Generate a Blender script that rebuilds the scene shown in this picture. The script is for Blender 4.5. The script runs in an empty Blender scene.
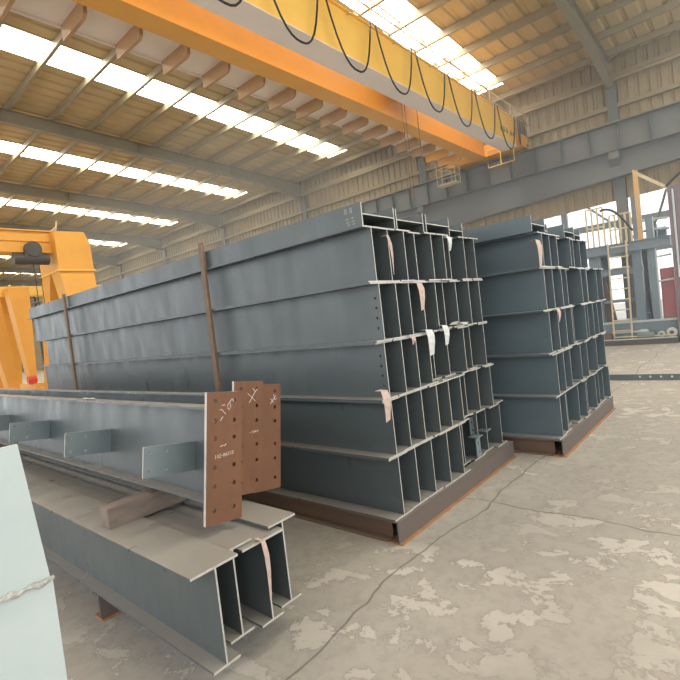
import bpy, bmesh, math, random
from mathutils import Vector, Matrix
from mathutils.geometry import tessellate_polygon

C = bpy.context.scene.collection
S = bpy.context.scene
R = math.radians
random.seed(7)

# ------------------------------------------------------------------ camera
cam_data = bpy.data.cameras.new('camera')
cam_data.sensor_width = 36
cam_data.lens = 36 * 477 / 680
cam_data.clip_end = 400
cam = bpy.data.objects.new('camera', cam_data)
C.objects.link(cam)
rx = Vector((0.65057951, -0.75050476, -0.11614173))
ry = -Vector((-0.10713566, 0.06070259, -0.99238961))
rz = -Vector((0.75184324, 0.65807127, -0.04091396))
m = Matrix(((rx.x, ry.x, rz.x, 0), (rx.y, ry.y, rz.y, 0), (rx.z, ry.z, rz.z, 1.7), (0, 0, 0, 1)))
cam.matrix_world = m
S.camera = cam

# ------------------------------------------------------------------ world and light
W = bpy.data.worlds.new('sky')
S.world = W
W.use_nodes = True
bg = W.node_tree.nodes['Background']
bg.inputs['Color'].default_value = (0.95, 0.97, 1.0, 1)
bg.inputs['Strength'].default_value = 1.25
S.view_settings.view_transform = 'Standard'
S.view_settings.look = 'None'
S.view_settings.gamma = 1
S.view_settings.use_curve_mapping = False
S.view_settings.exposure = 0.85
SKYLIGHT = 8.0

# ------------------------------------------------------------------ materials
def mat(name, col, rough=.6, metal=0., col2=None, scale=3., amount=.5, stretch=(1, 1, 1),
        dust=None, dust_amt=.0, bump=0., bscale=20., emit=None, spec=.5, detail=4., rvar=0.):
    M = bpy.data.materials.new(name)
    M.use_nodes = True
    nt = M.node_tree
    p = nt.nodes['Principled BSDF']
    p.inputs['Roughness'].default_value = rough
    p.inputs['Metallic'].default_value = metal
    p.inputs['Specular IOR Level'].default_value = spec
    p.inputs['Base Color'].default_value = (*col, 1)
    tc = nt.nodes.new('ShaderNodeTexCoord')
    mp = nt.nodes.new('ShaderNodeMapping')
    mp.inputs['Scale'].default_value = stretch
    nt.links.new(tc.outputs['Object'], mp.inputs['Vector'])
    src = None
    if col2 is not None:
        oi = nt.nodes.new('ShaderNodeObjectInfo')
        mul = nt.nodes.new('ShaderNodeMath'); mul.operation = 'MULTIPLY'; mul.inputs[1].default_value = 37
        nt.links.new(oi.outputs['Random'], mul.inputs[0])
        ad = nt.nodes.new('ShaderNodeVectorMath'); ad.operation = 'ADD'
        nt.links.new(mp.outputs[0], ad.inputs[0]); nt.links.new(mul.outputs[0], ad.inputs[1])
        n = nt.nodes.new('ShaderNodeTexNoise')
        n.inputs['Scale'].default_value = scale
        n.inputs['Detail'].default_value = detail
        n.inputs['Roughness'].default_value = .65
        nt.links.new(ad.outputs[0], n.inputs['Vector'])
        rmp = nt.nodes.new('ShaderNodeMapRange')
        rmp.inputs['From Min'].default_value = .5 - .5 * (1 - amount) - .001
        rmp.inputs['From Max'].default_value = .5 + .5 * (1 - amount) + .001
        nt.links.new(n.outputs['Fac'], rmp.inputs['Value'])
        mx = nt.nodes.new('ShaderNodeMix'); mx.data_type = 'RGBA'
        mx.inputs[6].default_value = (*col, 1); mx.inputs[7].default_value = (*col2, 1)
        nt.links.new(rmp.outputs[0], mx.inputs[0])
        src = mx.outputs[2]
    if dust is not None:
        g = nt.nodes.new('ShaderNodeNewGeometry')
        sp = nt.nodes.new('ShaderNodeSeparateXYZ')
        nt.links.new(g.outputs['Normal'], sp.inputs[0])
        mr = nt.nodes.new('ShaderNodeMapRange')
        mr.inputs['From Min'].default_value = .8; mr.inputs['From Max'].default_value = .97
        mr.inputs['To Max'].default_value = dust_amt
        nt.links.new(sp.outputs['Z'], mr.inputs['Value'])
        md = nt.nodes.new('ShaderNodeMix'); md.data_type = 'RGBA'
        md.inputs[6].default_value = (*col, 1)
        if src is not None: nt.links.new(src, md.inputs[6])
        md.inputs[7].default_value = (*dust, 1)
        nt.links.new(mr.outputs[0], md.inputs[0])
        src = md.outputs[2]
    if src is not None:
        nt.links.new(src, p.inputs['Base Color'])
    if bump:
        n2 = nt.nodes.new('ShaderNodeTexNoise')
        n2.inputs['Scale'].default_value = bscale
        n2.inputs['Detail'].default_value = 3
        nt.links.new(mp.outputs[0], n2.inputs['Vector'])
        bp = nt.nodes.new('ShaderNodeBump')
        bp.inputs['Strength'].default_value = bump
        bp.inputs['Distance'].default_value = .02
        nt.links.new(n2.outputs['Fac'], bp.inputs['Height'])
        nt.links.new(bp.outputs[0], p.inputs['Normal'])
    if rvar:
        m3 = nt.nodes.new('ShaderNodeMapping'); m3.inputs['Scale'].default_value = (1, 2.2, .7)
        nt.links.new(tc.outputs['Object'], m3.inputs['Vector'])
        n3 = nt.nodes.new('ShaderNodeTexNoise'); n3.inputs['Scale'].default_value = 2.4; n3.inputs['Detail'].default_value = 5
        nt.links.new(m3.outputs[0], n3.inputs['Vector'])
        r3 = nt.nodes.new('ShaderNodeMapRange')
        for i_, x_ in enumerate((.35, .65, rough - rvar, rough + rvar)): r3.inputs[1 + i_].default_value = x_
        nt.links.new(n3.outputs['Fac'], r3.inputs[0]); nt.links.new(r3.outputs[0], p.inputs['Roughness'])
    if emit:
        p.inputs['Emission Color'].default_value = (*emit[0], 1)
        p.inputs['Emission Strength'].default_value = emit[1]
    return M

DUST = (.36, .33, .29)
PAINT = mat('grey_primer_paint', (.066, .083, .087), .36, .0, (.108, .126, .126), 1.2, .45, (1, .35, 1), DUST, .75, .08, 6, rvar=.09)
PAINT_HAZED = mat('hazed_grey_primer_paint', (.085, .118, .134), .40, .0, (.12, .155, .17), 1.2, .45, (1, .35, 1), DUST, .6, .08, 6)  # lens-flare haze painted in: lighter, bluer copy of the grey primer
PALE = mat('pale_grey_primer_paint', (.42, .50, .49), .45, 0, (.52, .58, .56), 4, .4, bump=.1, bscale=14)
FIN = mat('light_primer_paint', (.15, .19, .20), .4, 0, (.20, .24, .25), 5, .4)
CUT = mat('bare_cut_steel_edge', (.62, .60, .55), .45, .2, (.40, .39, .36), 14, .4)
RUST = mat('rusted_steel_plate', (.205, .088, .040), .65, .1, (.135, .062, .034), 7, .4, (1, 1, .5), bump=.15, bscale=60)
BEARER = mat('weathered_mill_steel', (.17, .13, .105), .6, .25, (.13, .115, .11), 4, .35, (.4, 1, 2), (.30, .26, .22), .6, .1, 30)
RUSTB = mat('rusty_side_bearer', (.22, .12, .065), .65, .15, (.13, .095, .075), 4, .35, (1, .4, 2), (.30, .24, .18), .5)
RUSTY = mat('orange_rust_edge', (.42, .21, .09), .7, .05, (.24, .13, .07), 6, .4)
STICK = mat('rusty_flat_bar', (.15, .10, .065), .7, .1, (.24, .165, .11), 8, .4)
BLOCK = mat('brown_mill_scale_bar', (.33, .26, .21), .55, .2, (.13, .10, .09), 12, .4, (.3, 1, 1))
ORANGE = mat('orange_crane_paint', (.76, .37, .055), .45, 0, (.68, .32, .055), 1.5, .5, bump=.03)
YELLOW = mat('yellow_crane_paint', (.95, .60, .13), .45, 0, (.88, .52, .11), 1.5, .5, bump=.03)
LIT_CREAM = mat('floor_lit_cream_paint', (.88, .78, .69), .55, 0, (.80, .70, .62), 1.5, .5)  # light bounced off the floor is painted into these pale crane undersides
DARKM = mat('dark_hoist_paint', (.06, .055, .05), .5, .2, (.09, .08, .07), 5, .4)
CABLE = mat('black_rubber_cable', (.02, .02, .022), .5)
ROPE = mat('brown_wire_rope', (.16, .10, .05), .6, .2)
POST = mat('tan_orange_post_paint', (.62, .38, .16), .5, 0, (.5, .32, .15), 6, .5)
RAIL = mat('pale_yellow_rail_paint', (.66, .55, .34), .5, 0, (.5, .42, .28), 9, .5)
BLUE = mat('hazed_blue_machine_paint', (.14, .19, .23), .5, 0, (.18, .23, .26), 3, .5)  # machine's blue-grey, lightened so the colour carries some of the haze
PURPLE = mat('dull_purple_machine_paint', (.15, .11, .14), .5, 0, (.20, .15, .17), 3, .5)
RED = mat('faded_red_paint', (.42, .13, .14), .55, 0, (.34, .12, .13), 4, .5)
REDM = mat('bright_red_paint', (.62, .06, .03), .5)
BROWN = mat('brown_red_primer', (.16, .09, .075), .6, 0, (.12, .08, .07), 4, .5)
ROOF = mat('beige_roof_sheet', (.50, .375, .20), .55, 0, (.42, .32, .17), .7, .4)
STEELW = mat('grey_structure_paint', (.25, .225, .16), .5, 0, (.20, .18, .13), 1.1, .4, dust=DUST, dust_amt=.5)
PURLIN = mat('shade_toned_purlin_paint', (.30, .245, .15), .5, 0, (.24, .20, .13), 1, .4)  # darkened brown-grey: shade of the backlit purlins put into the colour
BRACKET = mat('brown_orange_bracket_paint', (.46, .27, .13), .5, 0, (.38, .22, .11), 2, .5)
SHEET = mat('beige_wall_sheet', (.36, .275, .155), .55, 0, (.25, .195, .115), .9, .45)
RUNWAY = mat('grey_blue_runway_paint', (.115, .125, .125), .5, 0, (.16, .165, .16), 1.4, .4, (1, .4, 1), dust=DUST, dust_amt=.6)
PAPER = mat('white_paper', (.66, .68, .66), .8, 0, (.55, .56, .54), 25, .5)
KRAFT = mat('pinkish_paper', (.58, .44, .38), .8, 0, (.48, .36, .30), 25, .5)
CHALK = mat('white_chalk', (.75, .66, .60), .9)
STENCIL = mat('faint_white_stencil', (.36, .36, .34), .8)
WELD = mat('weld_bead', (.62, .62, .58), .5, .3, (.3, .28, .25), 40, .4, bump=.6, bscale=90)
SKYL = mat('translucent_skylight_sheet', (.8, .8, .75), .5, emit=((1.0, .95, .80), SKYLIGHT))

def floor_material():
    M = bpy.data.materials.new('worn_concrete')
    M.use_nodes = True
    nt = M.node_tree
    N = nt.nodes.new
    L = nt.links.new
    p = nt.nodes['Principled BSDF']
    p.inputs['Roughness'].default_value = .75
    tc = N('ShaderNodeTexCoord')
    def noise(scale, detail, rough, stretch=None, dist=0):
        n = N('ShaderNodeTexNoise')
        n.inputs['Scale'].default_value = scale; n.inputs['Detail'].default_value = detail
        n.inputs['Roughness'].default_value = rough; n.inputs['Distortion'].default_value = dist
        if stretch:
            mp = N('ShaderNodeMapping'); mp.inputs['Scale'].default_value = stretch
            L(tc.outputs['Object'], mp.inputs[0]); L(mp.outputs[0], n.inputs['Vector'])
        else:
            L(tc.outputs['Object'], n.inputs['Vector'])
        return n
    def rng(v, a, b, c=0, d=1):
        r = N('ShaderNodeMapRange')
        for i, x in enumerate((a, b, c, d)): r.inputs[1 + i].default_value = x
        L(v, r.inputs[0]); return r.outputs[0]
    def mix(f, a, b):
        x = N('ShaderNodeMix'); x.data_type = 'RGBA'
        L(f, x.inputs[0])
        if isinstance(a, tuple): x.inputs[6].default_value = (*a, 1)
        else: L(a, x.inputs[6])
        x.inputs[7].default_value = (*b, 1)
        return x.outputs[2]
    big = noise(.5, 5, .6)
    base = mix(rng(big.outputs[0], .35, .65), (.35, .32, .28), (.42, .39, .345))
    fine = noise(9, 6, .7)
    base = mix(rng(fine.outputs[0], .45, .72, 0, .5), base, (.25, .23, .20))
    # chipped lighter coating left in patches
    chip = noise(4.2, 9, .68, (1.0, .8, 1), .3)
    chipf = rng(chip.outputs[0], .535, .56)
    zone = noise(.45, 3, .55)
    mm = N('ShaderNodeMath'); mm.operation = 'MULTIPLY'
    L(chipf, mm.inputs[0]); L(rng(zone.outputs[0], .42, .56), mm.inputs[1])
    base = mix(mm.outputs[0], base, (.53, .49, .44))
    edge = rng(chip.outputs[0], .515, .535); edge2 = rng(chip.outputs[0], .535, .55, 1, 0)
    me = N('ShaderNodeMath'); me.operation = 'MULTIPLY'; L(edge, me.inputs[0]); L(edge2, me.inputs[1])
    me2 = N('ShaderNodeMath'); me2.operation = 'MULTIPLY'; L(me.outputs[0], me2.inputs[0]); me2.inputs[1].default_value = .35
    base = mix(me2.outputs[0], base, (.17, .15, .125))
    # slab joints
    br = N('ShaderNodeTexBrick')
    br.offset = 0
    br.inputs['Scale'].default_value = 1
    br.inputs['Brick Width'].default_value = 4.6
    br.inputs['Row Height'].default_value = 3.2
    br.inputs['Mortar Size'].default_value = .008
    mp = N('ShaderNodeMapping'); mp.inputs['Location'].default_value = (.7, 1.2, 0)
    n3 = noise(1.2, 3, .5)
    sc = N('ShaderNodeVectorMath'); sc.operation = 'SCALE'; sc.inputs['Scale'].default_value = .30
    L(n3.outputs['Color'], sc.inputs[0])
    av = N('ShaderNodeVectorMath'); av.operation = 'ADD'
    L(tc.outputs['Object'], mp.inputs[0]); L(mp.outputs[0], av.inputs[0]); L(sc.outputs[0], av.inputs[1])
    L(av.outputs[0], br.inputs['Vector'])
    jm = N('ShaderNodeMath'); jm.operation = 'MULTIPLY'; jm.inputs[1].default_value = .65
    L(br.outputs['Fac'], jm.inputs[0])
    base = mix(jm.outputs[0], base, (.13, .115, .095))
    L(base, p.inputs['Base Color'])
    bp = N('ShaderNodeBump'); bp.inputs['Strength'].default_value = .35; bp.inputs['Distance'].default_value = .012
    ad = N('ShaderNodeMath'); ad.operation = 'ADD'; L(chipf, ad.inputs[0]); L(fine.outputs[0], ad.inputs[1])
    L(ad.outputs[0], bp.inputs['Height']); L(bp.outputs[0], p.inputs['Normal'])
    return M
FLOOR = floor_material()

# ------------------------------------------------------------------ mesh helpers
class B:
    """collects shapes; link() makes them ONE mesh object"""
    def __init__(s): s.v, s.f, s.mi = [], [], []
    def add(s, vs, fs, mi=0):
        k = len(s.v)
        s.v += [tuple(v) for v in vs]
        s.f += [tuple(i + k for i in f) for f in fs]
        s.mi += mi if isinstance(mi, list) else [mi] * len(fs)
        return s
    def box(s, x0, x1, y0, y1, z0, z1, mi=0, end=None):
        vs = [(x, y, z) for x in (x0, x1) for y in (y0, y1) for z in (z0, z1)]
        fs = [(0, 1, 3, 2), (4, 6, 7, 5), (0, 4, 5, 1), (2, 3, 7, 6), (0, 2, 6, 4), (1, 5, 7, 3)]
        e = mi if end is None else end
        return s.add(vs, fs, [mi, mi, e, e, mi, mi])
    def prism(s, pts, axis, a, b, mi=0):
        """polygon pts (two coordinates) pushed along an axis from a to b"""
        def P(q, t):
            return {'x': (t, q[0], q[1]), 'y': (q[0], t, q[1]), 'z': (q[0], q[1], t)}[axis]
        n = len(pts)
        vs = [P(q, a) for q in pts] + [P(q, b) for q in pts]
        fs = [tuple(range(n))[::-1], tuple(range(n, 2 * n))]
        fs += [(i, (i + 1) % n, n + (i + 1) % n, n + i) for i in range(n)]
        return s.add(vs, fs, mi)
    def loft(s, a, b, mi=0):
        n = len(a)
        fs = [tuple(range(n))[::-1], tuple(range(n, 2 * n))]
        fs += [(i, (i + 1) % n, n + (i + 1) % n, n + i) for i in range(n)]
        return s.add(list(a) + list(b), fs, mi)
    def tube(s, pts, r, n=8, mi=0):
        pts = [Vector(p) for p in pts]
        rings = []
        for i, p in enumerate(pts):
            d = (pts[min(i + 1, len(pts) - 1)] - pts[max(i - 1, 0)]).normalized()
            u = d.cross(Vector((0, 0, 1)))
            if u.length < .05: u = d.cross(Vector((1, 0, 0)))
            u.normalize(); w = d.cross(u)
            rr = r[i] if isinstance(r, (list, tuple)) else r
            rings.append([p + (u * math.cos(2 * math.pi * k / n) + w * math.sin(2 * math.pi * k / n)) * rr for k in range(n)])
        vs = [v for g in rings for v in g]
        fs = []
        for i in range(len(pts) - 1):
            for k in range(n):
                a = i * n + k; b = i * n + (k + 1) % n
                fs.append((a, b, b + n, a + n))
        fs.append(tuple(range(n))[::-1]); fs.append(tuple(range((len(pts) - 1) * n, len(pts) * n)))
        return s.add(vs, fs, mi)
    def holed(s, outer, holes, axis, a, b, n=12, mi=0, rim=None):
        """plate outline with round holes (c0, c1, radius), thick from a to b along axis"""
        loops = [[Vector((x, y, 0)) for x, y in outer]]
        for (x, y, r) in holes:
            loops.append([Vector((x + r * math.cos(2 * math.pi * k / n), y - r * math.sin(2 * math.pi * k / n), 0)) for k in range(n)])
        flat = [v for l in loops for v in l]
        tris = tessellate_polygon(loops)
        def P(q, t):
            return {'x': (t, q[0], q[1]), 'y': (q[0], t, q[1]), 'z': (q[0], q[1], t)}[axis]
        N = len(flat)
        vs = [P(q, a) for q in flat] + [P(q, b) for q in flat]
        fs = [tuple(t) for t in tris] + [tuple(i + N for i in t)[::-1] for t in tris]
        mis = [mi] * len(fs)
        k = 0
        for li, l in enumerate(loops):
            m_ = len(l)
            for i in range(m_):
                fs.append((k + i, k + (i + 1) % m_, N + k + (i + 1) % m_, N + k + i))
                mis.append(mi if (li or rim is None) else rim)
            k += m_
        return s.add(vs, fs, mis)
    def mesh(s, name, mats):
        me = bpy.data.meshes.new(name)
        me.from_pydata(s.v, [], s.f)
        for m_ in (mats if isinstance(mats, (list, tuple)) else [mats]): me.materials.append(m_)
        for p_, i in zip(me.polygons, s.mi): p_.material_index = i
        bm = bmesh.new(); bm.from_mesh(me)
        bmesh.ops.recalc_face_normals(bm, faces=bm.faces)
        bm.to_mesh(me); bm.free()
        return me
    def link(s, name, mats, parent=None, smooth=False):
        o = bpy.data.objects.new(name, s.mesh(name, mats))
        C.objects.link(o)
        if parent is not None: o.parent = parent
        if smooth:
            for p_ in o.data.polygons: p_.use_smooth = True
        return o

def tag(o, label, cat, group=None, kind=None):
    if label: o['label'] = label
    if cat: o['category'] = cat
    if group: o['group'] = group
    if kind: o['kind'] = kind
    return o
def thing(name, label, cat, loc=(0, 0, 0), roty=0, rotz=0, group=None):
    o = bpy.data.objects.new(name, None)
    C.objects.link(o)
    o.location = loc
    o.rotation_euler = (0, roty, rotz)
    o.empty_display_size = .1
    return tag(o, label, cat, group)
def struct(o): o['kind'] = 'structure'; return o
ORD = ['first', 'second', 'third', 'fourth', 'fifth', 'sixth', 'seventh', 'eighth', 'ninth', 'tenth', 'eleventh', 'twelfth']

# ------------------------------------------------------------------ structure: floor, roof, wall
XW = 18.3                                     # line of the right-hand wall
def ztop(x): return 8.97 + .043 * (18 - abs(x))   # top of the rafters
def zskin(x): return ztop(x) + .20
bays = [3.1 + 7.15 * k for k in range(-2, 10)]
struct(B().box(-12, 60, -12, 75, -.1, 0).link('floor', FLOOR))

roof = B()
def corrugate(b, x0, x1, y0, y1, pitch=.47):
    prof = []
    n = max(1, round((y1 - y0) / pitch)); d = (y1 - y0) / n
    for i in range(n):
        y = y0 + i * d
        prof += [(y, .0), (y + d * .58, .0), (y + d * .68, .045), (y + d * .90, .045)]
    prof.append((y1, 0))
    vs = []
    for x in (x0, x1):
        for (y, h) in prof: vs.append((x, y, zskin(x) + h))
    n = len(prof)
    b.add(vs, [(i, i + 1, n + i + 1, n + i) for i in range(n - 1)])
sky_y = [(y + 3.02, y + 4.12) for y in bays]
cuts = [-11.0] + [v for p in sky_y if p[1] < 66 for v in p] + [66.0]
for i in range(0, len(cuts) - 1, 2):
    corrugate(roof, .4, 18.75, cuts[i], cuts[i + 1])
for i in range(1, len(cuts) - 1, 2):
    corrugate(roof, 17.15, 18.75, cuts[i], cuts[i + 1])
corrugate(roof, -7, .4, -11, 66)
ceil = struct(roof.link('ceiling', ROOF))
for k in range(15):
    x = .3 + 1.25 * k
    if x > 18: break
    z = ztop(x)
    B().prism([(x - .045, z), (x + .045, z), (x + .045, z + .02), (x - .02, z + .02), (x - .02, z + .175), (x + .055, z + .175), (x + .055, z + .195), (x - .045, z + .195)], 'y', -11, 66).link('purlin', PURLIN, ceil)
for y in bays:
    if y < -6 or y > 64: continue
    def low(x): return ztop(x) - .42 - max(0, x - 15.2) * .12
    b = B()
    web = [(0, ztop(0)), (18.2, ztop(18.2)), (18.2, low(18.2)), (15.2, low(15.2)), (0, low(0))]
    b.prism(web, 'y', y - .006, y + .006)
    b.prism([(0, ztop(0)), (18.2, ztop(18.2)), (18.2, ztop(18.2) - .014), (0, ztop(0) - .014)], 'y', y - .1, y + .1)
    b.prism([(0, low(0)), (15.2, low(15.2)), (18.2, low(18.2)), (18.2, low(18.2) - .016), (15.2, low(15.2) - .016), (0, low(0) - .016)], 'y', y - .11, y + .11)
    b.prism([(-7, ztop(7)), (0, ztop(0)), (0, low(0)), (-7, ztop(7) - .42)], 'y', y - .08, y + .08)
    for xs in (5, 9.5, 13.8): b.box(xs - .006, xs + .006, y - .09, y + .09, low(xs), ztop(xs))
    b.link('rafter', STEELW, ceil)
wi = 0
for (y0, y1) in sky_y:
    if y1 > 66: continue
    wi += 1
    b = B()
    n = 5; d = (y1 - y0) / n
    vs = []
    for x in (.4, 17.15):
        for i in range(n + 1):
            vs.append((x, y0 + i * d, zskin(x)))
            if i < n: vs.append((x, y0 + (i + .5) * d, zskin(x) + .03))
    k = 2 * n + 1
    b.add(vs, [(i, i + 1, k + i + 1, k + i) for i in range(k - 1)])
    w = struct(b.link('window_%d' % wi, SKYL))
    w['label'] = 'translucent roof light strip across the roof slope'
    ym = (y0 + y1) / 2
    B().prism([(.4, zskin(.4) - .03), (17.15, zskin(17.15) - .03), (17.15, zskin(17.15) - .05), (.4, zskin(.4) - .05)], 'y', ym - .022, ym + .022).link('window_frame', SHEET, w)

# wall on the right: columns, girts, sheeting above the crane runway, an apron strip below it
def ribbed(b, y0, y1, za, zb, x, pitch=.3):
    n = round((y1 - y0) / pitch); d = (y1 - y0) / n
    prof = []
    for i in range(n):
        y = y0 + i * d
        prof += [(y, 0), (y + d * .55, 0), (y + d * .65, .04), (y + d * .9, .04)]
    prof.append((y1, 0))
    k = len(prof)
    vs = [(x + h, y, za(y)) for y, h in prof] + [(x + h, y, zb(y)) for y, h in prof]
    b.add(vs, [(i, i + 1, k + i + 1, k + i) for i in range(k - 1)])
b = B()
ribbed(b, -11, 66, lambda y: 6.7, lambda y: 9.3, XW + .1)
wall = struct(b.link('wall_right', SHEET))
def zl(y): return -.055 * (y - 4)
b = B()
ribbed(b, -11, 30, lambda y: 4.55 + zl(y) * .7, lambda y: 5.35 + zl(y), XW + .12)
b.link('apron_sheet', SHEET, wall)
b = B()
ribbed(b, 31.7, 66, lambda y: 0, lambda y: 6.6, XW + .12)
b.link('lower_sheet', SHEET, wall)
for z in (7.58,):
    B().box(XW - .04, XW + .08, -11, 66, z - .07, z + .07).link('girt', PURLIN, wall)
B().box(XW - .18, XW + .05, -11, 66, 8.42, 8.55).link('eave_beam', SHEET, wall)
B().box(XW - .30, XW - .22, -11, 66, 8.28, 8.36).link('eave_pipe', SHEET, wall)
for y in bays:
    if y > 64: continue
    c = B()
    c.box(XW - .05, XW - .035, y - .15, y + .15, 0, 8.6); c.box(XW + .235, XW + .25, y - .15, y + .15, 0, 8.6)
    c.box(XW - .035, XW + .235, y - .006, y + .006, 0, 8.6)
    c.link('column', RUNWAY, wall)
    k = B()
    k.prism([(XW - .6, 6.025), (XW - .36, 6.025), (XW - .36, 5.6), (XW - .6, 5.8)], 'y', y - .14, y + .14)
    k.link('bracket', RUNWAY, wall)
# far end of the hall
b = B(); n = 84
vs = []
for i in range(n * 2 + 1):
    x = -7 + 25.6 * i / (n * 2)
    vs += [(x, 65.9 + (.05 if i % 2 else 0), 0), (x, 65.9 + (.05 if i % 2 else 0), 10)]
b.add(vs, [(2 * i, 2 * i + 1, 2 * i + 3, 2 * i + 2) for i in range(n * 2)])
struct(b.link('wall_back', SHEET))

# crane runway and the deep beam below it
t = thing('crane_runway', 'long grey crane runway beam with stiffeners carrying the orange overhead crane', 'runway beam', (17.85, -11, 6.03))
LR = 77
B().box(-.006, .006, 0, LR, .02, .86).link('web', RUNWAY, t)
B().box(-.20, .20, 0, LR, 0, .02).link('bottom_flange', RUNWAY, t)
B().box(-.18, .18, 0, LR, .86, .88).link('top_flange', RUNWAY, t)
B().box(-.03, .03, 0, LR, .88, .95).link('crane_rail', STEELW, t)
for k in range(60):
    y = 11 - 4 + .865 * k
    B().box(-.17, -.006, y - .005, y + .005, .02, .86).link('stiffener', RUNWAY, t)
t = thing('wall_girder', 'plain deep grey beam directly below the crane runway', 'beam', (17.95, 0, 0))
def sl(b, x0, x1, za, zb, y0=-11, y1=30):
    q = lambda y, z: z + zl(y)
    b.loft([(x0, y0, q(y0, za)), (x1, y0, q(y0, za)), (x1, y0, q(y0, zb)), (x0, y0, q(y0, zb))],
           [(x0, y1, q(y1, za)), (x1, y1, q(y1, za)), (x1, y1, q(y1, zb)), (x0, y1, q(y1, zb))])
    return b
b = B()
b.loft([(-.006, -11, 5.2 + zl(-11)), (.006, -11, 5.2 + zl(-11)), (.006, -11, 6.02), (-.006, -11, 6.02)], [(-.006, 30, 5.2 + zl(30)), (.006, 30, 5.2 + zl(30)), (.006, 30, 6.02), (-.006, 30, 6.02)])
b.link('web', RUNWAY, t)
sl(B(), -.16, .16, 5.18, 5.2).link('bottom_flange', RUNWAY, t)

# ------------------------------------------------------------------ steel H beams
CACHE = {}
def shared(key, make, mats):
    if key not in CACHE: CACHE[key] = make().mesh(key[0], mats)
    return CACHE[key]
def part(name, me, parent):
    o = bpy.data.objects.new(name, me); C.objects.link(o); o.parent = parent; return o
def hbeam(label, loc, h, bf, L, paint, roty=0, tf=.012, tw=.009, group=None, holes=(), lying=False, bfb=None, name='steel_girder'):
    t = thing(name, label, 'steel beam', loc, roty, 0, group)
    mats = [paint, CUT]
    bb = bfb or bf
    if lying:          # on its side: the flanges stand up, the web lies flat between them
        part('flange', shared(('flange', 'a', h, bf, L, paint.name), lambda: B().box(-h / 2, -h / 2 + tf, 0, L, 0, bf, 0, 1), mats), t)
        part('flange', shared(('flange', 'b', h, bf, L, paint.name), lambda: B().box(h / 2 - tf, h / 2, 0, L, 0, bf, 0, 1), mats), t)
        part('web', shared(('web', 'l', h, bf, L, paint.name), lambda: B().box(-h / 2 + tf, h / 2 - tf, 0, L, bf / 2 - tw / 2, bf / 2 + tw / 2, 0, 1), mats), t)
        return t
    part('bottom_flange', shared(('flange', 'c', h, bb, L, paint.name), lambda: B().box(-bb / 2, bb / 2, 0, L, 0, tf, 0, 1), mats), t)
    part('top_flange', shared(('flange', 'd', h, bf, L, paint.name), lambda: B().box(-bf / 2, bf / 2, 0, L, h - tf, h, 0, 1), mats), t)
    if holes:
        part('web', shared(('web', 'h', h, bf, L, paint.name, tuple(holes)),
             lambda: B().holed([(0, tf), (L, tf), (L, h - tf), (0, h - tf)], holes, 'x', -tw / 2, tw / 2, 10, 0, 1), mats), t)
    else:
        part('web', shared(('web', 'p', h, bf, L, paint.name), lambda: B().box(-tw / 2, tw / 2, 0, L, tf, h - tf, 0, 1), mats), t)
    return t

# bearers of the nearer stack
def bearer_along_x(label, x0, x1, y, h, bf, group=None, paint=None):
    t = thing('bearer', label, 'bearer', (x0, y, 0), 0, 0, group)
    L = x1 - x0
    B().box(0, L, 0, bf, h - .012, h).link('top_flange', BEARER, t)
    B().box(0, L, -.022, bf, 0, .012).link('bottom_flange', RUSTY, t)
    B().box(0, L, .004, .014, .012, h - .012).link('web', BEARER, t)
    return t
def bearer_along_y(label, x, y0, y1, h, bf):
    t = thing('bearer', label, 'bearer', (x, y0, 0))
    L = y1 - y0
    B().box(0, bf, 0, L, h - .012, h).link('top_flange', RUSTB, t)
    B().box(0, bf, 0, L, 0, .012).link('bottom_flange', RUSTB, t)
    B().box(bf / 2 - .005, bf / 2 + .005, 0, L, .012, h - .012).link('web', RUSTB, t)
    return t
bearer_along_x('rusty brown channel lying on the floor under the front ends of the nearer stack', 2.77, 5.02, 2.07, .174, .10)
bearer_along_y('rusty bearer beam along the left side of the nearer stack', 2.77, 2.18, 9.0, .174, .15)
bearer_along_y('bearer beam under the far right side of the nearer stack', 4.62, 2.18, 9.0, .174, .15)
bearer_along_x('grey brown channel lying on the floor under the ends of the farther stack', 5.16, 7.55, 1.60, .18, .10)
bearer_along_y('bearer beam along the left side of the farther stack', 5.16, 1.71, 8.6, .18, .15)
bearer_along_y('bearer beam under the right side of the farther stack', 7.3, 1.71, 8.6, .18, .15)

LAYER = ['bottom', 'second-lowest', 'middle', 'second-highest', 'top']
def jit(a): return random.uniform(-a, a)
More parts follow.
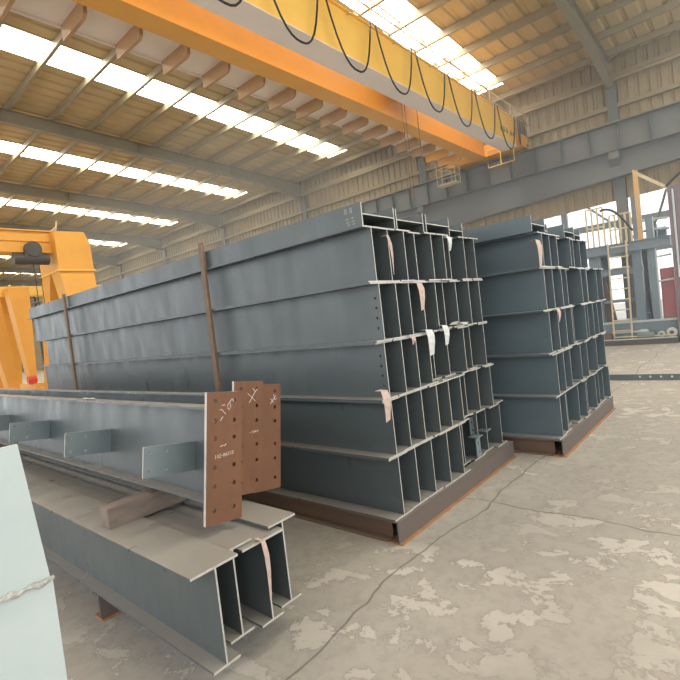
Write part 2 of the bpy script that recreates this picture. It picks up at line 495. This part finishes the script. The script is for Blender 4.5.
# nearer stack: layer (z, height, pitch, count, x of left edge)
zl1 = [.174, .640, 1.072, 1.508, 1.948, 2.364]
pit1 = [.247, .218, .214, .212, .210]
cnt1 = [9, 9, 9, 9, 9]
recess = {(0, 5): .10, (0, 6): .06, (0, 7): .08, (0, 8): .03, (1, 6): .06, (1, 7): .03, (2, 4): .10, (2, 5): .07, (2, 7): .05, (3, 5): .05, (3, 6): .03, (4, 6): .05, (4, 3): .03}
hole4 = [(.045, .10 + .075 * k, .011) for k in range(4)]
for li in range(5):
    h = zl1[li + 1] - zl1[li] - .001
    for k in range(cnt1[li]):
        bf = pit1[li] - .003
        x = 2.77 + pit1[li] * (k + .5) + (0 if k else .0)
        y0 = 2.085 + recess.get((li, k), jit(.012)) + (.0 if li else .01)
        L = 7.1 + jit(.2) + (.25 if li in (2, 4) else 0)
        lab = 'dark grey H-beam, %s from left in %s layer of the nearer stack' % (ORD[k], LAYER[li])
        hl = hole4 if (k == 0 and li in (2, 3)) else ()
        t = hbeam(lab, (x, y0, zl1[li]), h, bf, L, PAINT, holes=hl, group='beams in the nearer stack')
        if (li, k) in ((0, 6), (0, 7)):
            if k == 6:
                c = B().holed([(-.10, .03), (-.012, .03), (-.012, .22), (-.10, .22)], [(-.055, .08, .013), (-.055, .165, .013)], 'y', -.02, -.01, 10)
                o = c.link('cleat_plate', FIN, t); o['label'] = 'small pale cleat plate with two bolt holes'
                c = B().holed([(-.10, .24), (-.012, .24), (-.012, .42), (-.10, .42)], [(-.055, .29, .013), (-.055, .37, .013)], 'y', .03, .04, 10)
                c.link('cleat_plate', PAINT, t)
            B().box(-.10, .02, -.04, .06, .222, .234).link('shelf_plate', FIN, t)
# four beams lying on their sides on top of the nearer stack
for k, (xc, y0, L) in enumerate(((3.005, 2.10, 7.45), (3.48, 2.12, 7.9), (3.925, 2.11, 7.2), (4.365, 2.19, 7.2))):
    lab = '%s grey beam lying on its side on top of the nearer stack, counted from left' % ORD[k]
    t = hbeam(lab, (xc, y0, 2.365), .425, .17, L, PAINT, lying=True, group='beams lying on the nearer stack')
    if k == 0:
        s = B()
        for r_, z in enumerate((.128, .075, .05, .03)):
            for c_, y in enumerate((.075, .125)):
                ya, yb = y + r_ * -.004, y + .03 + r_ * -.004
                if r_ == 0:
                    s.box(-.2136, -.2126, ya + .008, ya + .016, z - .02, z + .02); s.box(-.2136, -.2126, yb - .006, yb, z - .02, z + .02)
                else:
                    s.box(-.2136, -.2126, ya, yb, z - .006, z); s.box(-.2136, -.2126, ya + .011, ya + .019, z - .012, z + .004)
        o = s.link('stencil_marks', STENCIL, t); o['label'] = 'faint white stencilled marks in two columns'

# farther stack
zl2 = [.18, .635, 1.09, 1.55, 2.0, 2.36]
x2 = [5.16, 5.14, 5.13, 5.02, 5.02]
pit2 = [.245, .245, .255, .27, .25]
cnt2 = [10, 10, 10, 10, 8]
rec2 = {(4, 3): .06, (3, 4): .08, (3, 7): .05, (2, 4): .06, (1, 3): .10, (1, 6): .06, (0, 2): .08, (0, 5): .04, (1, 8): .08}
for li in range(5):
    h = zl2[li + 1] - zl2[li] - .001
    for k in range(cnt2[li]):
        bf = pit2[li] - .003
        x = x2[li] + pit2[li] * (k + .5)
        y0 = 1.625 + rec2.get((li, k), jit(.02))
        lab = 'dark grey H-beam, %s from left in %s layer of the farther stack' % (ORD[k], LAYER[li])
        hbeam(lab, (x, y0, zl2[li]), h, bf, 6.9, PAINT_HAZED, holes=(hole4[:3] if (li, k) == (2, 0) else ()), group='beams in the farther stack')
for k, (xc, y0) in enumerate(((4.76 + .42, 1.64), (5.62, 1.75), (6.36, 1.66), (6.80, 1.70))):
    lab = '%s grey beam lying on its side on top of the farther stack, counted from left' % ORD[k]
    hbeam(lab, (xc, y0, 2.361), .42, .165, 6.9, PAINT_HAZED, lying=True, group='beams lying on the farther stack')

# flat bars standing against the left side of the nearer stack
for (y, hgt, lab) in ((4.09, 2.62, 'rusty flat bar standing upright against middle of the nearer stack'),
                      (7.78, 2.57, 'dark rusty flat bar standing upright near the far end of the nearer stack')):
    b = B()
    b.loft([(2.735, y - .035, 0), (2.765, y - .035, 0), (2.765, y + .035, 0), (2.735, y + .035, 0)],
           [(2.742, y - .032, hgt), (2.768, y - .032, hgt), (2.768, y + .032, hgt), (2.742, y + .032, hgt)])
    tag(b.link('flat_bar', STICK), lab, 'steel bar', 'upright bars on the nearer stack')

# ------------------------------------------------------------------ foreground beams
for y, w_ in ((3.2, 'nearer'), (6.6, 'farther')):
    bearer_along_x('%s bearer beam on the floor under the foreground beams' % w_, 1.09, 2.2, y, .16, .10)
low = [(1.17, 1.95, .640, .26, 'leftmost wide-flange dusty grey beam under the rust-ended beams, front edge lowest'),
       (1.345, 2.06, .622, .25, 'second dusty grey beam from left under the rust-ended beams, flange corner torn'),
       (1.515, 2.02, .604, .28, 'third dusty grey beam from left under the rust-ended beams, with pink paper strip'),
       (1.685, 2.06, .632, .20, 'fourth dusty grey beam under the rust-ended beams, nearest the big stack')]
for (x, y, z, bf, lab) in low:
    hbeam(lab, (x, y, .16), z - .16, bf, 7.2, PAINT, bfb=.15, group='lower foreground beams')
hbeam('dusty grey support beam hidden behind the rusty end plates', (1.95, 4.2, .16), .47, .24, 4.8, PAINT, bfb=.2)
for y, lab in ((2.96, 'brown square steel bar wedged between lower and upper foreground beams, its end sticking out left'),
               (6.9, 'brown steel spacer bar between foreground beams at the far left')):
    tag(B().box(1.10 if y < 3 else 1.1, 1.93, y - .055, y + .055, .6405, .762).link('spacer_bar', BLOCK), lab, 'steel bar')

def strokes(lines, r=.0022, y=-.0032):
    b = B()
    for pts in lines:
        b.tube([(x, y, z) for x, z in pts], r, 5)
    return b
GL = {'1': [[(.5, 0), (.5, 1)]], '0': [[(0, 0), (0, 1), (.8, 1), (.8, 0), (0, 0)]], '-': [[(.1, .5), (.7, .5)]],
      'M': [[(0, 0), (.1, 1), (.4, .4), (.7, 1), (.8, 0)]], 'A': [[(0, 0), (.4, 1), (.8, 0)], [(.15, .4), (.65, .4)]],
      'I': [[(.4, 0), (.4, 1)]], 'B': [[(.1, 0), (.1, 1), (.7, .8), (.1, .5), (.8, .25), (.1, 0)]],
      '(': [[(.6, 0), (.3, .3), (.3, .7), (.6, 1)]], 'H': [[(.1, 0), (.1, 1)], [(.7, 0), (.7, 1)], [(.1, .5), (.7, .5)]],
      'W': [[(0, 1), (.2, 0), (.4, .6), (.6, 0), (.8, 1)]], 'P': [[(.1, 0), (.1, 1), (.7, .85), (.7, .6), (.1, .45)]]}
def write(text, x, z, w, h, slope):
    out = []
    for i, ch in enumerate(text):
        for l in GL.get(ch, []):
            out.append([(x + i * w + px * w * .85, z + i * w * slope + pz * h + px * w * slope) for px, pz in l])
    return out
ups = [(1.471, .784, 2.27, 9, 'front beam with rusty drilled end plate, pale fins on its side', .235),
       (1.822, .784, 2.50, 9, 'middle beam with rusty drilled end plate, half hidden by front plate', .235),
       (2.026, .728, 2.56, 9, 'rearmost beam with rusty drilled end plate, its right edge next to the big stack', .225)]
for i, (x, z, y, roll, lab, pw) in enumerate(ups):
    t = hbeam(lab, (x, y + .02, z), .515, .20, 7.4, PAINT, roty=R(roll), group='beams with rusty end plates')
    zz0, zz1 = -.115, .60
    rows = [zz0 + .075, zz0 + .205, zz0 + .305, zz0 + .46, zz0 + .555, zz0 + .665]
    hs = [(sx * pw * .27, r_, .0125) for r_ in rows for sx in (-1, 1)]
    p = B().holed([(-pw / 2, zz0), (pw / 2, zz0), (pw / 2, zz1), (-pw / 2, zz1)], hs, 'y', -.022, -.002, 14, 0, 1)
    p = p.link('end_plate', [RUST, CUT], t); p['label'] = 'rusty brown end plate with two columns of bolt holes'
    if i == 0:
        tx = write('110-MAI(B', -.065, .235, .0145, .020, .12)
        ln = [[(-.035, .50), (-.02, .502), (-.005, .485), (.005, .475)], [(-.03, .44), (-.02, .455), (-.012, .462)],
               [(-.02, .525), (.0, .527)], [(.02, .505), (.018, .525), (.03, .54), (.04, .52), (.03, .50), (.02, .505)], [(.03, .54), (.05, .56)],
               [(-.03, .30), (-.01, .305)], [(-.005, .30), (.01, .31)]]
    elif i == 1:
        tx = write('-1HAW', .0, .26, .016, .016, .12)
        ln = [[(-.01, .52), (.03, .49), (.05, .47)], [(.0, .46), (.05, .53), (.07, .55)], [(.03, .555), (.05, .53)]]
    else:
        tx = []
        ln = [[(.02, .50), (.05, .47)], [(.02, .465), (.07, .52)], [(.05, .53), (.06, .49), (.08, .50)]]
    yy = -.0225
    if tx: strokes(tx, .0013, yy).link('chalk_writing', CHALK, p)['label'] = 'small white chalk characters'
    for q in ln: strokes([q], .0018, yy).link('chalk_scribble', CHALK, p)
    for k, yf in enumerate((.27, 1.42, 2.74, 4.0, 5.2)):
        f = B().holed([(-.325, .135), (-.005, .135), (-.005, .305), (-.325, .305)], [(-.29, .17, .009), (-.29, .27, .009), (-.19, .17, .009), (-.19, .27, .009)], 'y', yf - .005, yf + .005, 10, 0, 1)
        if i == 0:
            o = f.link('fin_plate', [FIN, CUT], t); o['label'] = 'pale drilled fin plate standing out from the web'

# pale plate close to the camera, lower left
t = thing('steel_stanchion', 'pale grey-green steel plate end with weld seam, at the lower left corner', 'steel column', (0, 0, 0))
b = B()
b.loft([(-.25, 1.30, 1.17), (.345, 1.30, 1.17), (.345, 1.312, 1.17), (-.25, 1.312, 1.17)],
       [(-.25, 1.30, 1.502), (.318, 1.30, 1.502), (.318, 1.312, 1.502), (-.25, 1.312, 1.502)])
b.link('end_plate', PALE, t)
b = B()
b.loft([(-.25, 1.302, 0), (.35, 1.302, 0), (.35, 1.60, 0), (-.25, 1.60, 0)], [(-.25, 1.302, 1.168), (.35, 1.302, 1.168), (.35, 1.60, 1.168), (-.25, 1.60, 1.168)])
b.link('base_box', PALE, t)
pts = [(-.25 + .602 * i / 40, 1.298, 1.169 + .003 * math.sin(i * 2.1)) for i in range(41)]
o = B().tube(pts, [.007 + .0025 * math.sin(i * 1.7) for i in range(41)], 8).link('weld_seam', WELD, t, True); o['label'] = 'rough weld bead'

# ------------------------------------------------------------------ paper tags
def paper(label, pts, w, material, wdir=(1, 0, 0), fold=None, group='paper tags on the stacks'):
    """strip of paper following pts, width w along wdir"""
    wd = Vector(wdir) * w / 2
    vs = []
    nrm = []
    for i, p in enumerate(pts):
        p = Vector(p)
        tw = Vector((0, .006 * math.sin(i * .9), .004 * math.sin(i * 2.3)))
        vs += [p - wd + tw, p + wd - tw]
    n = len(pts)
    b = B().add(vs, [(2 * i, 2 * i + 1, 2 * i + 3, 2 * i + 2) for i in range(n - 1)])
    o = b.link('paper_tag', material)
    s = o.modifiers.new('thick', 'SOLIDIFY'); s.thickness = .0015
    return tag(o, label, 'paper tag', group)
def hang(x, ztop_, length, y, w, material, label, lean=0.):
    pts = [(x, y + .06, ztop_ + .004), (x, y, ztop_ + .002)] + [(x + lean * k / 4, y - .012 - .006 * math.sin(k), ztop_ - length * k / 4) for k in range(1, 5)]
    return paper(label, pts, w, material)
hang(2.745, 1.16, .22, 2.04, .07, KRAFT, 'pinkish paper tag on left front corner of the nearer stack')
hang(3.40, 1.925, .22, 2.05, .07, KRAFT, 'curled pink paper tag hanging from the upper layer of the nearer stack')
hang(3.47, 1.535, .21, 2.05, .09, PAPER, 'larger white paper tag hanging mid-height on the nearer stack')
hang(3.74, 1.55, .17, 2.05, .075, PAPER, 'smaller white paper tag hanging just right of the larger white tag')
hang(3.20, 1.515, .07, 2.05, .035, KRAFT, 'tiny torn paper scrap left of the white tags on the nearer stack')
hang(3.05, 2.30, .30, 2.07, .02, KRAFT, 'thin pink paper strip along a web in the top layer of the nearer stack', .02)
hang(3.98, 2.34, .13, 2.05, .05, PAPER, 'curled grey-white paper scrap under the top layer of the nearer stack')
hang(3.62, 1.09, .001, 2.05, .02, PAPER, 'small white paper scrap flat on the third layer edge of the nearer stack')
paper('crumpled grey paper on a flange ledge of the nearer stack, right of the white tags', [(3.86 + .05 * k, 2.03 + .002 * k, 1.545 + .022 * math.sin(k * 1.3)) for k in range(6)], .07, PAPER, (0, 1, 0))
hang(4.99, 2.27, .27, 1.60, .10, KRAFT, 'pinkish paper tag at the top left corner of the farther stack')
hang(5.42, 1.55, .14, 1.60, .06, KRAFT, 'small brownish paper tag at middle height on the farther stack')
hang(5.6, 2.01, .03, 1.60, .08, PAPER, 'tiny white paper scrap between upper layers of the farther stack')
hang(1.485, .612, .30, 1.985, .022, KRAFT, 'pink paper strip dangling at the end of the lower foreground beams')
paper('white paper scrap lying on the top flange of the front rust-ended beam', [(1.555, 4.05 + .05 * k, 1.302 + .001 * k) for k in range(5)], .06, PAPER, (.98, 0, -.15))

# ------------------------------------------------------------------ overhead crane
t = thing('overhead_crane', 'large orange double-girder overhead crane spanning the hall under the roof', 'crane', (0, 0, 7.0))
X0, X1 = -6.0, 17.25
g = B(); g.box(X0, X1, 7.10, 7.112, 0, .95); g.box(X0, X1, 7.44, 7.452, 0, .95); g.box(X0, X1, 7.04, 7.50, .95, .97)
g = g.link('rear_girder', ORANGE, t)
B().box(X0, X1, 7.05, 7.50, -.016, 0).link('bottom_plate', ORANGE, g)
g = B(); g.box(X0, X1, 5.92, 5.932, 0, .93); g.box(X0, X1, 6.38, 6.392, 0, .93); g.box(X0, X1, 5.86, 6.45, .93, .95)
g = g.link('front_girder', YELLOW, t)
B().box(X0, X1, 5.88, 6.43, -.016, 0).link('bottom_plate', LIT_CREAM, g)
w = B(); w.box(X0, X1 - .2, 7.453, 8.66, .27, .282); w.box(X0, X1 - .2, 8.65, 8.66, .22, .38)
w = w.link('walkway', LIT_CREAM, t)
for k in range(23):
    x = 8.29 + .93 * (9 - k)
    B().prism([(7.60, .27), (8.645, .27), (8.645, .0), (7.82, -.01), (7.75, .04), (7.74, .12)], 'x', x - .03, x + .03).link('walkway_bracket', ORANGE if k < 2 else BRACKET, t)
e = B(); e.box(17.25, 17.9, 5.74, 8.6, 0, .40)
e.link('end_truck', ORANGE, t)
for y in (5.85, 8.3):
    B().tube([(17.78, y, .10), (17.92, y, .10)], .12, 16).link('wheel', DARKM, t)
def frame(b, x, ya, yb, za, zb, r=.018, mids=1):
    b.tube([(x, ya, za), (x, yb, za), (x, yb, zb), (x, ya, zb), (x, ya, za)], r, 6)
    for k in range(1, mids + 1):
        y = ya + (yb - ya) * k / (mids + 1)
        b.tube([(x, y, za), (x, y, zb)], r, 6)
b = B(); frame(b, 17.2, 6.02, 6.97, -.44, .18)
b.tube([(17.2, 6.02, .0), (17.3, 6.02, .1)], .018, 6); b.tube([(17.2, 6.97, .0), (17.3, 6.97, .1)], .018, 6)
b.link('guard_frame', YELLOW, t)
cg = B()
for (xa, ya) in ((17.3, 8.15), (17.3, 8.9), (16.9, 8.15), (16.9, 8.9)): cg.tube([(xa, ya, -.62), (xa, ya, .2)], .018, 6)
for z in (-.6, -.3, 0):
    cg.tube([(17.3, 8.15, z), (17.3, 8.9, z), (16.9, 8.9, z), (16.9, 8.15, z), (17.3, 8.15, z)], .016, 6)
cg.tube([(17.3, 8.5, -.6), (17.3, 8.5, .2)], .016, 6)
cg.box(16.88, 17.32, 8.13, 8.92, -.64, -.62)
cg.link('service_cage', RAIL, t)
h = B()
for z in (1.15,):
    h.tube([(X0, 5.72, z), (X1 + .9, 5.72, z)], .02, 6)
h.tube([(X0, 5.72, .86), (X1 + .9, 5.72, .86)], .014, 6)
for k in range(14):
    x = X1 + .8 - 1.65 * k
    h.tube([(x, 5.95, .9), (x, 5.72, .86), (x, 5.72, 1.15)], .016, 6)
h.link('handrail', RAIL, t)
for k in range(10):
    xa = 17.0 - 1.62 * (k + 1); xb = xa + 1.45
    pts = []
    for i in range(15):
        u = i / 14
        pts.append((xa + (xb - xa) * (u + .25 * u * (1 - u)), 5.76, .90 - 1.22 * (1 - abs(2 * u - 1) ** 2.6)))
    B().tube(pts, .02, 6).link('festoon_cable', CABLE, t, True)
for k in range(4):
    xa = 17.1 + .22 * k
    pts = [(xa + .18 * i / 10, 5.76, .95 - .95 * math.sin(i / 10 * math.pi) ** .8) for i in range(11)]
    B().tube(pts, .016, 6).link('festoon_cable', CABLE, t, True)
for k, x in enumerate((15.9, 16.15, 16.4, 16.75, 17.0)):
    b = B()
    b.box(x, x + .16, 5.916, 5.919, .32, .38); b.box(x + .05, x + .09, 5.916, 5.919, .28, .46)
    b.box(x + .02, x + .15, 5.916, 5.919, .42, .44)
    b.link('painted_letter', BROWN, g)
tb = B(); tb.box(10.9, 12.4, 6.2, 7.3, .97, 1.15); tb.tube([(11.2, 6.9, 1.35), (12.1, 6.9, 1.35)], .2, 14)
tb.link('trolley', DARKM, t)
for x, zb in ((11.27, 4.7), (11.42, 4.7), (12.05, 5.7)):
    B().tube([(x, 6.75, .97), (x + .03, 6.75, zb - 7)], .012, 6).link('hoist_rope', ROPE, t)

# ------------------------------------------------------------------ gantry cranes at the left
def leg(b, y0, y1, xa0, xa1, z0, xb0, xb1, z1, yt0, yt1):
    b.loft([(xa0, y0, z0), (xa1, y0, z0), (xa1, y1, z0), (xa0, y1, z0)], [(xb0, yt0, z1), (xb1, yt0, z1), (xb1, yt1, z1), (xb0, yt1, z1)])
t = thing('gantry_crane', 'nearer orange gantry crane carrying a dark hoist, behind far end of the nearer stack', 'crane', (0, 18, 0))
bm_ = B(); bm_.box(-3, 6.25, -.02, .5, 5.18, 5.84); bm_.box(-3, 6.25, -.12, .6, 5.12, 5.18); bm_.box(-3, 6.25, -.10, .58, 5.84, 5.88); bm_.box(-3, 6.25, -.06, -.02, 5.50, 5.54)
bm_.link('main_beam', ORANGE, t)
hd = B()
hd.prism([(6.18, 4.50), (7.32, 4.50), (7.30, 5.45), (7.14, 5.82), (6.18, 5.80)], 'y', -.45, 1.3)
hd = hd.link('leg_head', ORANGE, t)
B().box(6.14, 7.36, -.5, 1.35, 4.46, 4.50).link('splice_flange', YELLOW, hd)
l = B(); leg(l, -1.2, -.5, 6.55, 7.15, .35, 6.2, 7.32, 4.46, -.42, .35)
l.link('leg', ORANGE, t)
l = B(); leg(l, 3.2, 3.9, 6.55, 7.15, .35, 6.2, 7.32, 4.46, .5, 1.3)
l.link('leg', ORANGE, t)
B().box(6.5, 7.2, -1.6, 4.3, .12, .36).link('sill_beam', ORANGE, t)
b = B(); b.tube([(6.5, .4, 5.8), (6.62, .4, 6.35)], .03, 6); b.tube([(6.2, .4, 5.8), (6.58, .4, 6.15)], .03, 6)
b.link('mast', RAIL, t)
b = B(); b.box(5.28, 5.82, -.30, .10, 4.88, 5.118); b.tube([(5.55, -.34, 5.2), (5.55, -.14, 5.2)], .25, 18)
hb = b.link('hoist', DARKM, t); hb['label'] = 'dark electric hoist under the beam'
B().tube([(5.0, -.1, 4.90), (6.02, -.1, 4.90)], .19, 16).link('motor_drum', DARKM, hb)
B().tube([(5.55, -.1, 4.72), (5.55, -.1, 2.45)], .012, 6).link('hoist_rope', CABLE, hb)
B().tube([(5.72, -.1, 4.72), (5.72, -.1, 2.45)], .012, 6).link('hoist_rope', CABLE, hb)
B().tube([(5.635, -.1, 2.45), (5.635, -.1, 2.2)], .12, 10).link('hook_block', DARKM, hb)

t = thing('gantry_crane', 'farther orange gantry crane with tapering legs, at the left picture edge', 'crane', (0, 26, 0))
B().box(-1, 11.5, .8, 1.4, 4.68, 5.15).link('main_beam', YELLOW, t)
l = B(); leg(l, -.1, .5, 7.25, 7.5, .4, 6.85, 7.72, 5.0, -.05, .7); l.link('leg', ORANGE, t)
l = B(); leg(l, 2.2, 2.8, 7.25, 7.5, .4, 6.85, 7.72, 5.0, 1.6, 2.4); l.link('leg', ORANGE, t)
B().box(7.2, 7.6, -.8, 3.6, .14, .42).link('sill_beam', ORANGE, t)
b = B(); b.tube([(7.05, -.35, .62), (7.4, -.35, .62)], .17, 14); b.box(7.1, 7.35, -.5, -.2, .4, .6)
o = b.link('drive_motor', REDM, t); o['label'] = 'red drive motor'
t = thing('gantry_crane', 'orange gantry leg pair cut by the left picture edge, beyond the dusty beams', 'crane', (0, 21.5, 0))
l = B(); leg(l, -.1, .5, 5.25, 5.6, .4, 4.7, 5.35, 4.6, 0, .7); l.link('leg', ORANGE, t)
l = B(); leg(l, 2.0, 2.6, 5.3, 5.6, .4, 4.75, 5.45, 4.6, 1.3, 2.0); l.link('leg', ORANGE, t)
B().box(2, 5.5, .2, 1.6, 4.6, 5.0).link('main_beam', ORANGE, t)
B().box(5.2, 5.65, -.8, 3.4, .14, .42).link('sill_beam', ORANGE, t)

# ------------------------------------------------------------------ machine platform on the right
t = thing('welding_platform', 'blue-grey machine platform with railing, ladder and tan boom post, beyond the farther stack', 'platform', (16.4, 0, 0))
for (x, y0, y1) in ((0, 3.52, 3.80), (0, 2.42, 2.64), (1.2, 3.52, 3.80), (1.2, 2.42, 2.64)):
    B().box(x, x + .25, y0, y1, .66, 2.75).link('post', BLUE, t)
B().box(-.05, .22, 2.05, 2.24, .66, 3.6).link('post', BLUE, t)
B().box(-.06, -.05, 2.035, 2.06, .66, 3.6).link('edge_strip', PALE, t)
d = B(); d.box(-.15, 1.6, 1.68, 3.95, 2.72, 2.98); d.box(-.2, 1.65, 1.66, 3.97, 2.98, 3.0)
d.link('deck', BLUE, t)
B().box(.02, .2, 2.4, 3.8, 2.08, 2.28).link('cross_beam', BLUE, t)
B().box(-.05, 1.6, 1.66, 3.98, .16, .66).link('base_frame', BLUE, t)
B().box(-.07, -.05, 1.66, 3.98, .62, .68).link('edge_strip', PALE, t)
B().box(-.50, 1.2, 1.66, 4.0, 0, .16).link('skid', DARKM, t)
B().box(-.50, -.48, 1.66, 4.0, .16, .19).link('edge_strip', PALE, t)
for y, r in ((1.80, .13), (2.05, .09), (3.62, .08)):
    wq = B().tube([(-.28, y, .165 + r), (-.20, y, .165 + r)], r, 16).link('guide_wheel', PALE, t)
    B().tube([(-.31, y, .165 + r), (-.17, y, .165 + r)], r * .4, 10).link('hub', DARKM, wq)
pp = B().tube([(-.2, 2.35, .36), (-.2, 3.3, .36)], .03, 8).link('pipe', PALE, t)
B().tube([(-.2, 2.38, .36), (-.2, 2.56, .36)], .065, 10).link('coupling', PALE, pp)
B().tube([(-.32, 2.2, .26), (-.32, 2.62, .26)], .085, 12).link('motor', FIN, t)
B().tube([(-.38, 1.7, .22), (-.38, 3.2, .24)], .02, 8).link('pipe', RAIL, t)
B().box(-.35, -.1, 3.3, 3.55, .165, .34).link('junction_box', BROWN, t)
B().box(-.30, -.12, 2.78, 3.0, .165, .30).link('junction_box', FIN, t)
def railing(b, ya, yb, z0, z1, n, x):
    for z in (z0 + (z1 - z0) * .5, z1): b.tube([(x, ya, z), (x, yb, z)], .025, 6)
    for i in range(n): y = ya + (yb - ya) * i / (n - 1); b.tube([(x, y, z0), (x, y, z1)], .028, 6)
b = B(); railing(b, 3.74, 3.28, 3.0, 4.15, 4, -.1); b.link('railing', RAIL, t)
b = B(); railing(b, 3.12, 2.58, 3.0, 3.85, 5, -.1); b.link('railing', RAIL, t)
for k, (y, zt) in enumerate(((3.62, 3.95), (3.42, 3.9), (3.25, 4.0), (3.0, 3.85), (2.85, 3.7), (2.70, 3.55))):
    b = B(); b.tube([(.25, y, 3.0), (.25, y, zt - .08), (.25, y, zt)], [.07, .07, .03], 10)
    tag(b.link('gas_cylinder', BROWN if k % 2 else BLUE), 'narrow upright cylinder standing behind the platform railing, %s from left' % ORD[k], 'cylinder', 'cylinders on the platform')
for i, (x, z, y) in enumerate(((.2, 3.12, 2.52), (.2, 3.1, 2.35))):
    pass
l = B()
for y in (3.19, 2.72): l.tube([(-.28, y + .05, .13), (-.24, y, 3.05)], .025, 6)
for k in range(9):
    z = .42 + .31 * k; l.tube([(-.265, 3.23 - .013 * k, z), (-.265, 2.76 - .013 * k, z)], .02, 6)
l.link('ladder', RAIL, t)

pts = [(-.1, 3.35 - .8 * i / 14, 4.05 - .75 * (i / 14) ** 1.6 + .12 * math.sin(i / 14 * math.pi)) for i in range(15)]
B().tube(pts, .035, 8).link('hose', CABLE, t, True)['label'] = 'dark hose arching over the railing'
for y, z0, z1, dx in ((2.15, 3.0, 3.45, .5), (1.9, 3.0, 3.3, .3)):
    B().box(dx, dx + .3, y - .1, y + .1, z0, z1).link('equipment_box', BLUE, t)
for z, y0, y1 in ((3.5, 1.7, 2.3), (3.2, 1.68, 2.1)):
    B().tube([(.0, y0, z), (.0, y1, z + .05)], .035, 8).link('pipe', PALE, t)
for z in (2.45, 1.75):
    B().tube([(-.03, 2.03, z), (-.03, 1.68, z + .02)], .03, 8).link('pipe', PALE, t)
B().tube([(-.1, 2.3, 2.7), (-.1, 2.28, 2.3), (-.08, 2.3, 1.3), (-.08, 2.25, .7)], .02, 8).link('hose', CABLE, t, True)
B().box(.05, .25, 2.66, 3.5, 1.25, 1.33).link('tie_bar', BLUE, t)

o = B().box(-.01, .11, 2.32, 2.44, 3.031, 5.0).link('boom_post', POST, t); o['label'] = 'tall tan orange post'
B().box(-.07, .17, 2.26, 2.50, 3.001, 3.031).link('foot', ORANGE, o)
B().loft([(0, 2.44, 4.93), (.1, 2.44, 4.93), (.1, 2.44, 5.05), (0, 2.44, 5.05)], [(.01, 1.66, 4.28), (.09, 1.66, 4.28), (.09, 1.66, 4.38), (.01, 1.66, 4.38)]).link('arm', RAIL, o)
pts = []
for i in range(19):
    u = i / 18
    pts.append((.02, 1.68 + .62 * u, 4.28 - 1.05 * u - .30 * math.sin(u * math.pi)))
B().tube(pts, .035, 8).link('hose', RUNWAY, o, True)['label'] = 'grey hose hanging from the arm tip'
pts = [(.02, 1.68 - .9 * i / 12, 4.36 + .42 * math.sin(i / 12 * math.pi * .6)) for i in range(13)]
B().tube(pts, .035, 8).link('hose', CABLE, o, True)['label'] = 'dark hose running off to the right'

t = thing('machine_mast', 'dull purple machine column with pale conduit at the right picture edge', 'column', (16.1, 1.15, 0))
B().box(0, .30, 0, .48, 0, 4.30).link('body', PURPLE, t)
B().tube([(-.03, .36, 1.8), (-.03, .36, 4.2)], .025, 8).link('conduit', PALE, t)
t = thing('red_panel', 'faded red machine panel right of the platform posts', 'panel', (16.45, 1.67, .661))
B().box(0, .05, 0, .33, 0, 1.45).link('panel_sheet', RED, t)
B().box(-.012, 0, .26, .30, 0, 1.45).link('panel_rib', RED, t)
t = thing('brown_brace', 'slanting brown-red plate behind the ladder', 'brace')
B().prism([(3.52, .67), (3.22, .67), (3.30, 1.2), (3.48, 2.07), (3.52, 2.07)], 'x', 16.7, 16.75).link('brace_plate', BROWN, t)
t = thing('control_box', 'small grey box with pale door frame between the platform posts', 'box', (16.8, 2.25, .661))
B().box(0, .2, 0, .36, 0, .85).link('body', BLUE, t)
b = B(); b.tube([(-.01, .03, .2), (-.01, .33, .2), (-.01, .33, .8), (-.01, .03, .8), (-.01, .03, .2)], .014, 6); b.link('door_frame', PALE, t)
# haze volume added to stand in for lens glare
H_ = bpy.data.materials.new('glare_haze'); H_.use_nodes = True
nt = H_.node_tree; nt.nodes.clear()
vo = nt.nodes.new('ShaderNodeVolumeScatter'); vo.inputs['Density'].default_value = .015; vo.inputs['Anisotropy'].default_value = .35
vo.inputs['Color'].default_value = (.93, .97, 1, 1)
ou = nt.nodes.new('ShaderNodeOutputMaterial'); nt.links.new(vo.outputs[0], ou.inputs['Volume'])
tag(B().box(8.0, 17.6, -10, 30, .02, 8.2).link('haze', H_), 'added haze volume standing in for lens glare before the open side of the hall', 'haze', None, 'stuff')

# channel with holes on the floor between the stack and the platform
b = B()
b.holed([(-7, .012), (2.6, .012), (2.6, .11), (-7, .11)], [(1.16 + .16 * k, .065, .018) for k in range(4)], 'x', 9.9, 9.91, 10)
t = thing('floor_channel', 'long dark steel channel lying on the floor, with four holes near its right end', 'steel channel')
b.link('web', PAINT_HAZED, t)
B().box(9.9, 10.02, -7, 2.6, 0, .012).link('flange', PAINT_HAZED, t)

# ------------------------------------------------------------------ next bay seen through the open side
t = thing('neighbour_frame', 'pale steel frame of the next bay seen through the open side', 'steel frame', (30, 0, 0))
for y in (-6, 1, 4.5, 8, 15, 22):
    B().box(-.15, .15, y - .15, y + .15, 0, 7.5).link('post', RUNWAY, t)
B().box(-.1, .1, -8, 24, 5.0, 5.35).link('rail', RUNWAY, t)
B().box(-.1, .1, -8, 24, 6.8, 7.1).link('rail', RUNWAY, t)
for y in (4.5, 8):
    B().loft([(-.06, y, 4.2), (.06, y, 4.2), (.06, y + .16, 4.2), (-.06, y + .16, 4.2)], [(-.06, y + 2.6, 6.8), (.06, y + 2.6, 6.8), (.06, y + 2.76, 6.8), (-.06, y + 2.76, 6.8)]).link('brace', RUNWAY, t)
